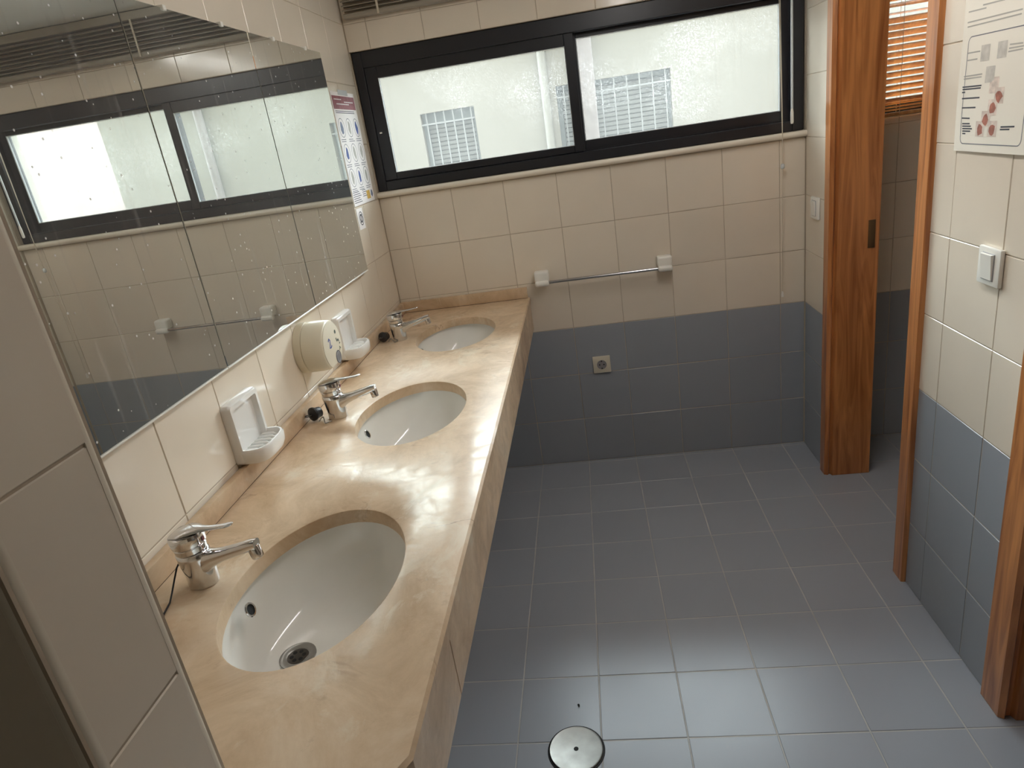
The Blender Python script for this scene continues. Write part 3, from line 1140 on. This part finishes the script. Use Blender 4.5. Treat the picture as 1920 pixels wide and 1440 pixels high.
# ------------------------------------------------------------------ floor drain, chip
fd = empty('floor_drain', (0.684, -1.588, 0.0), 'round steel floor drain cover with a centre hole', 'drain cover')
obj('rim', lathe(BM(), [(0.0740, 0.0004), (0.0735, 0.0022), (0.0705, 0.0030), (0.0700, 0.0010)], 48), 'black_hole', fd, 40)
cv = obj('cover', lathe(BM(), [(0.0690, 0.0012), (0.0692, 0.0048), (0.0675, 0.0062), (0.0640, 0.0054), (0.0, 0.0052)][:-1] + [(0.004, 0.0052)], 48), 'steel', fd, 40)
obj('lift_hole', lathe(BM(), [(0.0062, 0.0050), (0.0062, 0.0056)], 18), 'black_hole', cv)
bm = BM()
bmesh.ops.create_icosphere(bm, subdivisions=2, radius=1, matrix=Matrix.Translation((0.691, -1.446, 0.0024)) @ Matrix.Rotation(0.3, 4, 'Z') @ Matrix.Diagonal((0.0030, 0.0048, 0.0022, 1)))
tag(obj('dirt_crumb', bm, 'black_hole'), 'small black crumb on the floor near the drain cover', 'crumb')


# ------------------------------------------------------------------ added fill lamp, out of view, brightens back wall and floor
FILL_GLOW = 23.0
m_ = bpy.data.materials.new('fill_diffuser')
m_.use_nodes = True
b_ = m_.node_tree.nodes['Principled BSDF']
b_.inputs['Base Color'].default_value = (0.9, 0.88, 0.84, 1)
b_.inputs['Emission Color'].default_value = (1.0, 0.97, 0.95, 1)
b_.inputs['Emission Strength'].default_value = FILL_GLOW
MATS['fill_diffuser'] = m_
lp = empty('added_fill_lamp', (1.18, -1.22, CEIL), 'added fill lamp out of view, built as a long white ceiling batten', 'lamp')
obj('housing', B(-0.045, 0.045, -0.62, 0.62, -0.022, -0.0004, 0.003, 1), 'white_plastic', lp)
bm = BM()
prof = [(0.038 * math.cos(math.radians(t)), -0.0225 - 0.050 * math.sin(math.radians(t))) for t in range(0, 181, 15)]
loft(bm, [[Vector((x, y, z)) for x, z in prof] for y in (-0.60, 0.60)])
obj('diffuser', bm, 'fill_diffuser', lp, 60)
for yy in (-0.61, 0.61):
    obj('end_cap', B(-0.042, 0.042, yy - 0.0095, yy + 0.0095, -0.078, -0.0222, 0.004, 1), 'white_plastic', lp)


# ------------------------------------------------------------------ papers on the walls
def paper_sheet(wd, ht, curl):
    """sheet in local y (width), z (height), x out of the wall; thin but with two faces"""
    bm = BM()
    nx, nz = 10, 10
    def P(i, k, d):
        y, z = wd * (i / nx - 0.5), ht * k / nz
        return Vector((d + curl(i / nx, k / nz), y, z))
    g = [[[bm.verts.new(P(i, k, d)) for k in range(nz + 1)] for i in range(nx + 1)] for d in (0.0, 0.0006)]
    for s in (0, 1):
        for i in range(nx):
            for k in range(nz):
                f = (g[s][i][k], g[s][i + 1][k], g[s][i + 1][k + 1], g[s][i][k + 1])
                bm.faces.new(f if s else f[::-1])
    for i in range(nx):
        bm.faces.new((g[0][i][0], g[0][i + 1][0], g[1][i + 1][0], g[1][i][0]))
        bm.faces.new((g[0][i][nz], g[1][i][nz], g[1][i + 1][nz], g[0][i + 1][nz]))
    for k in range(nz):
        bm.faces.new((g[0][0][k], g[1][0][k], g[1][0][k + 1], g[0][0][k + 1]))
        bm.faces.new((g[0][nx][k], g[0][nx][k + 1], g[1][nx][k + 1], g[1][nx][k]))
    return bm


# -- sheet by the mirror (left wall): header band, nine round drawings, captions, two logos
PW, PH = 0.270, 0.405
p1 = empty('instruction_poster', (0.0012, -0.200, 1.324), 'poster of round drawings with a maroon header between mirror and window', 'poster')
sh = obj('sheet', paper_sheet(PW, PH, lambda a, b_: 0.0), 'paper_white', p1, 30)
q4 = lambda bm, y0, y1, z0, z1, x=0.0009: flat_poly(bm, [Vector((x, y0, z0)), Vector((x, y1, z0)), Vector((x, y1, z1)), Vector((x, y0, z1))])
hb = obj('header_band', q4(BM(), -PW / 2 + 0.006, PW / 2 - 0.006, PH - 0.060, PH - 0.014), 'ink_maroon', sh, 0)
bm = BM()
for k, (a, b_) in enumerate(((-0.11, -0.02), (0.0, 0.11), (-0.09, 0.06))):
    zz = PH - 0.028 - 0.008 * k
    for j in range(int((b_ - a) / 0.012)):
        q4(bm, a + 0.012 * j, a + 0.012 * j + 0.009, zz, zz + 0.004, 0.0012)
obj('header_text', bm, 'paper_white', hb, 0)['kind'] = 'stuff'
cols = (-0.088, 0.0, 0.088)
rows_ = (0.280, 0.190, 0.102)
for r, zz in enumerate(rows_):
    for c_, yy in enumerate(cols):
        bm = BM()
        disc(bm, (0.0009, yy, zz), 0.034, Y, Z, 26, r_in=0.93)
        ilo = obj('drawing_ring', bm, 'ink_grey', sh, 0)
        bm = BM()
        rnd = random.Random(r * 3 + c_)
        pts = [Vector((0.0010, yy + (0.010 + 0.008 * rnd.random()) * math.cos(a), zz + (0.020 + 0.008 * rnd.random()) * math.sin(a))) for a in [2 * math.pi * k / 9 for k in range(9)]]
        flat_poly(bm, pts)
        obj('drawing', bm, ('ink_steel', 'ink_pale', 'ink_blue')[(r * 2 + c_) % 3] if (r, c_) in ((0, 0), (0, 2), (1, 0), (2, 1)) else 'ink_pale', ilo, 0)
        bm = BM()
        for k in range(2):
            q4(bm, yy - 0.034, yy + 0.034 - 0.018 * rnd.random(), zz - 0.042 - 0.007 * k, zz - 0.0395 - 0.007 * k)
        obj('caption', bm, 'ink_grey', sh, 0)['kind'] = 'stuff'
bm = BM()
for k in range(6):
    q4(bm, -0.126, -0.030 - 0.01 * (k % 3), 0.010 + 0.0075 * k, 0.0125 + 0.0075 * k)
for k in range(4):
    q4(bm, -0.010, 0.045 - 0.012 * (k % 2), 0.026 + 0.0075 * k, 0.0285 + 0.0075 * k)
for k in range(2):
    q4(bm, -0.120, 0.100, PH - 0.068 - 0.006 * k, PH - 0.0655 - 0.006 * k)
obj('text_block', bm, 'ink_dark', sh, 0)['kind'] = 'stuff'
obj('yellow_logo', q4(BM(), 0.040, 0.085, 0.012, 0.044), 'ink_yellow', sh, 0)
bm = BM()
flat_poly(bm, [Vector((0.0009, y, z)) for y, z in ((0.095, 0.024), (0.112, 0.014), (0.124, 0.026), (0.118, 0.040), (0.103, 0.044))])
obj('blue_logo', bm, 'ink_steel', sh, 0)
obj('tape', B(0.0006, 0.0016, -0.05, 0.06, PH - 0.010, PH + 0.008, 0.0002, 1), 'clear_plastic', p1)

st = empty('wall_sticker', (0.0012, -0.296, 1.236), 'small white sticker with a round grey emblem under the drawings poster', 'sticker')
ss = obj('sheet', paper_sheet(0.074, 0.078, lambda a, b_: 0.0), 'paper_white', st, 30)
bm = BM()
disc(bm, (0.0009, 0.004, 0.040), 0.026, Y, Z, 26, r_in=0.86)
disc(bm, (0.0009, 0.004, 0.040), 0.017, Y, Z, 20, r_in=0.55)
stroke(bm, [(-0.012, 0.024), (0.020, 0.056)], 0.004, Y, Z, (0.0009, 0, 0))
obj('emblem', bm, 'ink_dark', ss, 0)

# -- hand washing sheet on the right wall
p2 = empty('hand_washing_sheet', (XR - 0.0016, -1.2535, 1.306), 'paper sheet with small hand photos and text above the light switch', 'poster')
p2.rotation_euler = (0, 0, math.pi)            # local x out of the wall, local y towards the window is negative
curl = lambda a, b_: 0.0045 * max(0.0, 1 - a * 5) * (1 - b_) + 0.004 * max(0.0, (a - 0.85) * 6) * (0.4 + 0.6 * b_) + 0.001 * math.sin(b_ * 6)
sh2 = obj('sheet', paper_sheet(0.297, 0.42, lambda a, b_: 0.0012 + 0.0012 * math.sin(b_ * 7 + a * 2) + 0.0012), 'paper', p2, 30)
off2 = lambda a, b_: 0.0012 + 0.0012 * math.sin(b_ * 7 + a * 2) + 0.0012


def pz(zx, zy):
    """zoomed-photo mark on the sheet -> local (y, z) on the wall plane"""
    p = hit(1760 + zx * 0.20833, zy * 0.20833, 0, XR - 0.004)
    return (-(p.y + 1.2535), p.z - 1.306)


def on2(y, z, e=0.0009):
    return Vector((off2(y / 0.297 + 0.5, z / 0.42) + e, y, z))


def marks(name, material, segs, wd):
    bm = BM()
    for (a, b_) in segs:
        (y0, z0), (y1, z1) = pz(*a), pz(*b_)
        n = 4
        for k in range(n):
            s0, s1 = k / n, (k + 1) / n
            ya, za, yb, zb = y0 + (y1 - y0) * s0, z0 + (z1 - z0) * s0, y0 + (y1 - y0) * s1, z0 + (z1 - z0) * s1
            flat_poly(bm, [on2(ya, za - wd / 2), on2(yb, zb - wd / 2), on2(yb, zb + wd / 2), on2(ya, za + wd / 2)])
    o = obj(name, bm, material, sh2, 0)
    o['kind'] = 'stuff'      # blurred lettering, too small to pick apart
    return o


marks('text_line', 'ink_pale', [((270, 110), (430, 70)), ((400, 45), (600, -5)), ((260, 205), (760, 80)), ((260, 245), (750, 122)), ((640, 400), (760, 385)), ((632, 435), (765, 412)), ((625, 465), (760, 438)),
                                ((265, 480), (375, 460)), ((262, 545), (350, 530)), ((232, 690), (395, 665)), ((232, 712), (390, 690))], 0.0028)
marks('text_line', 'ink_dark', [((222, 785), (390, 768)), ((222, 806), (385, 790)), ((218, 832), (246, 830)), ((218, 887), (375, 877)), ((218, 970), (340, 966)), ((218, 1062), (288, 1064)),
                                ((220, 1112), (288, 1112)), ((220, 1134), (298, 1135)), ((220, 1156), (308, 1158)), ((220, 1178), (292, 1180)), ((220, 1200), (248, 1201)), ((565, 1142), (690, 1138)), ((560, 1164), (645, 1163))], 0.0030)
# rounded box round the photos
bm = BM()
yl, zb = pz(206, 1290)
yl -= 0.005
yr = yl + 0.228
zt = pz(258, 340)[1]
path = []
rr_ = 0.012
for (cy, cz, a0) in ((yr - rr_, zb + rr_, -90), (yr - rr_, zt - rr_, 0), (yl + rr_, zt - rr_, 90), (yl + rr_, zb + rr_, 180)):
    for k in range(5):
        a = math.radians(a0 + 90 * k / 4)
        path.append((cy + rr_ * math.cos(a), cz + rr_ * math.sin(a)))
path.append(path[0])
pth = []
for a, b_ in zip(path[:-1], path[1:]):
    n = max(1, int(math.hypot(b_[0] - a[0], b_[1] - a[1]) / 0.02))
    pth += [(a[0] + (b_[0] - a[0]) * k / n, a[1] + (b_[1] - a[1]) * k / n) for k in range(n)]
pth.append(path[-1])
for a, b_ in zip(pth[:-1], pth[1:]):
    d = Vector((b_[0] - a[0], b_[1] - a[1])).normalized() * 0.0010
    flat_poly(bm, [on2(a[0] - d.y, a[1] + d.x), on2(b_[0] - d.y, b_[1] + d.x), on2(b_[0] + d.y, b_[1] - d.x), on2(a[0] + d.y, a[1] - d.x)])
obj('box_outline', bm, 'ink_grey', sh2, 0)
for (zx, zy, m_) in ((420, 475, 'ink_photo_grey'), (572, 445, 'ink_photo_grey'), (465, 668, 'ink_photo_grey'), (503, 765, 'ink_skin_pale'), (548, 858, 'ink_skin'),
                     (490, 965, 'ink_skin'), (430, 1068, 'ink_skin'), (378, 1158, 'ink_skin'), (488, 1158, 'ink_skin')):
    y, z = pz(zx, zy)
    hw, hh = 0.0165, 0.0160
    bm = BM()
    flat_poly(bm, [on2(y - hw, z - hh), on2(y + hw, z - hh), on2(y + hw, z + hh), on2(y - hw, z + hh)])
    ph = obj('photo', bm, 'ink_photo_grey' if m_ == 'ink_photo_grey' else 'ink_skin_pale', sh2, 0)
    if m_ != 'ink_photo_grey':
        rnd = random.Random(zx)
        bm = BM()
        flat_poly(bm, [on2(y + (0.009 + 0.005 * rnd.random()) * math.cos(a), z - 0.002 + (0.009 + 0.005 * rnd.random()) * math.sin(a), 0.0011) for a in [2 * math.pi * k / 9 for k in range(9)]])
        obj('photo_hand', bm, m_, ph, 0)


# ------------------------------------------------------------------ blinds
def slat(name, x0, x1, yc, z, wd, ang, mname, parent, camber=0.0025, th=0.0008):
    bm = BM()
    n = 5
    pr = []
    for k in range(n):
        s = k / (n - 1) * 2 - 1
        pr.append((s * wd / 2, camber * (1 - s * s)))
    lo = [(a, b_ - th) for a, b_ in pr[::-1]]
    ca, sa = math.cos(ang), math.sin(ang)
    prof = [(yc + a * ca - b_ * sa, z + a * sa + b_ * ca) for a, b_ in pr + lo]
    loft(bm, [[Vector((x, y, zz)) for y, zz in prof] for x in (x0, x1)])
    return obj(name, bm, mname, parent, 50)


vb = empty('venetian_blind', (0, 0, 0), 'grey metal venetian blind pulled up above the wide window', 'blind')
obj('head_rail', B(0.018, XR - 0.02, -0.048, -0.008, 2.122, 2.152, 0.002, 1), 'slat_metal', vb)
for k in range(7):
    slat('slat', 0.020, XR - 0.022, -0.029 + random.uniform(-0.003, 0.003), 2.0190 + 0.0148 * k, 0.036, random.uniform(-0.04, 0.04), 'slat_metal', vb, 0.0055, 0.0022)
obj('bottom_rail', B(0.020, XR - 0.022, -0.047, -0.011, 1.991, 2.008, 0.004, 2), 'slat_metal', vb)
for xx in (0.16, 0.86, 1.56):
    obj('ladder_tape', B(xx - 0.004, xx + 0.004, -0.0505, -0.0490, 1.990, 2.124), 'cord', vb)
bm = BM()
tube(bm, [(1.617, -0.036, 2.122), (1.622, -0.034, 1.8), (1.630, -0.031, 1.45), (1.633, -0.030, 1.235)], 0.0011, 6)
tube(bm, [(1.622, -0.036, 2.122), (1.626, -0.034, 1.8), (1.632, -0.031, 1.45), (1.634, -0.030, 1.235)], 0.0011, 6)
lc = obj('lift_cord', bm, 'cord', vb)
obj('cord_bead', lathe(BM(), [(0.003, 0.0), (0.0075, 0.004), (0.0075, 0.016), (0.003, 0.020)], 14, Matrix.Translation((1.633, -0.030, 1.214))), 'clear_plastic', lc, 50)
bm = BM()
tube(bm, [(1.633, -0.030, 1.216), (1.633, -0.024, 1.0), (1.633, -0.020, 0.715)], 0.0012, 6)
obj('lift_cord', bm, 'cord', vb)
obj('cord_tassel', lathe(BM(), [(0.005, 0.0), (0.0055, 0.006), (0.004, 0.018), (0.0018, 0.024)], 12, Matrix.Translation((1.633, -0.020, 0.696))), 'white_plastic', lc, 50)
bm = BM()
tube(bm, [(1.664, -0.040, 2.122), (1.667, -0.034, 1.43)], 0.0042, 6)
wd_ = obj('tilt_wand', bm, 'clear_plastic', vb, 20)
obj('wand_grip', lathe(BM(), [(0.0045, 0.0), (0.0062, 0.006), (0.0058, 0.040), (0.0036, 0.056)], 12, Matrix.Translation((1.667, -0.034, 1.376))), 'white_plastic', wd_, 50)

vb2 = empty('wooden_blind', (0, 0, 0), 'lowered orange wooden slat blind in the next room', 'blind')
obj('head_rail', B(1.90, 2.93, -0.055, -0.008, 1.985, 2.03, 0.002, 1), 'blind_wood', vb2)
zz = 1.372
k = 0
while zz < 1.975:
    gap = 0.0225
    ang = math.radians(-38)
    if k in (0, 1, 2): ang, gap = math.radians(-12), 0.011
    if k == 16: ang, gap = math.radians(-8), 0.027
    if k == 17: ang = math.radians(-22)
    slat('slat', 1.905, 2.925, -0.030, zz, 0.026, ang + random.uniform(-0.04, 0.04), 'blind_wood', vb2, 0.002, 0.0016)
    zz += gap
    k += 1
obj('bottom_rail', B(1.905, 2.925, -0.044, -0.016, 1.350, 1.362, 0.002, 1), 'blind_wood', vb2)
for xx in (2.05, 2.42, 2.78):
    bm = BM()
    for yy in (-0.045, -0.015):
        tube(bm, [(xx, yy, 1.355), (xx, yy, 1.99)], 0.0008, 5)
    obj('ladder_cord', bm, 'cord', vb2)

# ------------------------------------------------------------------ the building across the yard
YN = 5.0
nb = empty('neighbour_building', (0, YN, -0.5), 'pale rendered building with grilled shuttered windows seen through the panes', 'building')
ho = [(-0.825, -0.218, 0.75, 1.845), (0.690, 1.900, 0.75, 1.905)]
bm = BM()
for r in rect_minus((-8.5, 4.62, -0.5, 3.05), ho):
    slab(bm, (0, 0, 0.5), X, Z, -Y, *r, -0.30, 0.0)
obj('wall', bm, 'neighbour_wall', nb, 0)
for (x0, x1, z0, z1) in ho:
    big = x1 - x0 > 1
    wq = obj('window', ring(BM(), x0, x1, z0 + 0.5, z1 + 0.5, 0.10, 0.16, 0.05, 0.03, 0.05, 0.05 if big else 0.12), 'neighbour_trim', nb)
    n = 0
    zt = z1 - (0.06 if big else 0.125)
    zz = zt
    while zz > z0 + 0.05:
        obj('shutter_slat', B(x0 + 0.05, x1 - 0.03, 0.125, 0.150, zz + 0.5 - 0.043, zz + 0.5 - 0.004, 0.004, 1), 'shutter', wq)
        zz -= 0.047
    nbars = 9 if big else 6
    for i in range(nbars):
        xx = x0 + (x1 - x0) * (i + 0.6) / nbars
        obj('grille_bar', B(xx - 0.007, xx + 0.007, 0.02, 0.034, z0 + 0.5, z1 + 0.5), 'grille_white', wq)
    obj('grille_rail', B(x0, x1, 0.018, 0.036, z1 + 0.5 - 0.125, z1 + 0.5 - 0.108), 'grille_white', wq)
    obj('shutter_backing', B(x0, x1, 0.17, 0.19, z0 + 0.5, z1 + 0.5), 'neighbour_trim', wq)
bm = BM()
tube(bm, [(0.575, -0.05, 0.0), (0.575, -0.05, 3.7)], 0.045, 14)
obj('downpipe', bm, 'pipe_cream', nb)
obj('drain_duct', B(0.945, 1.105, -0.16, -0.01, 0.0, 3.7, 0.02, 2), 'pipe_grey', nb)
bm = BM()
tube(bm, [(3.36, -0.06, 0.0), (3.36, -0.06, 3.7)], 0.05, 14)
obj('downpipe', bm, 'pipe_grey', nb)
nf = tag(obj('far_building', B(4.7, 11, 9.0, 9.3, -0.5, 3.6), 'neighbour_far', None, 0), 'pale pink building further back beyond the yard', 'building')
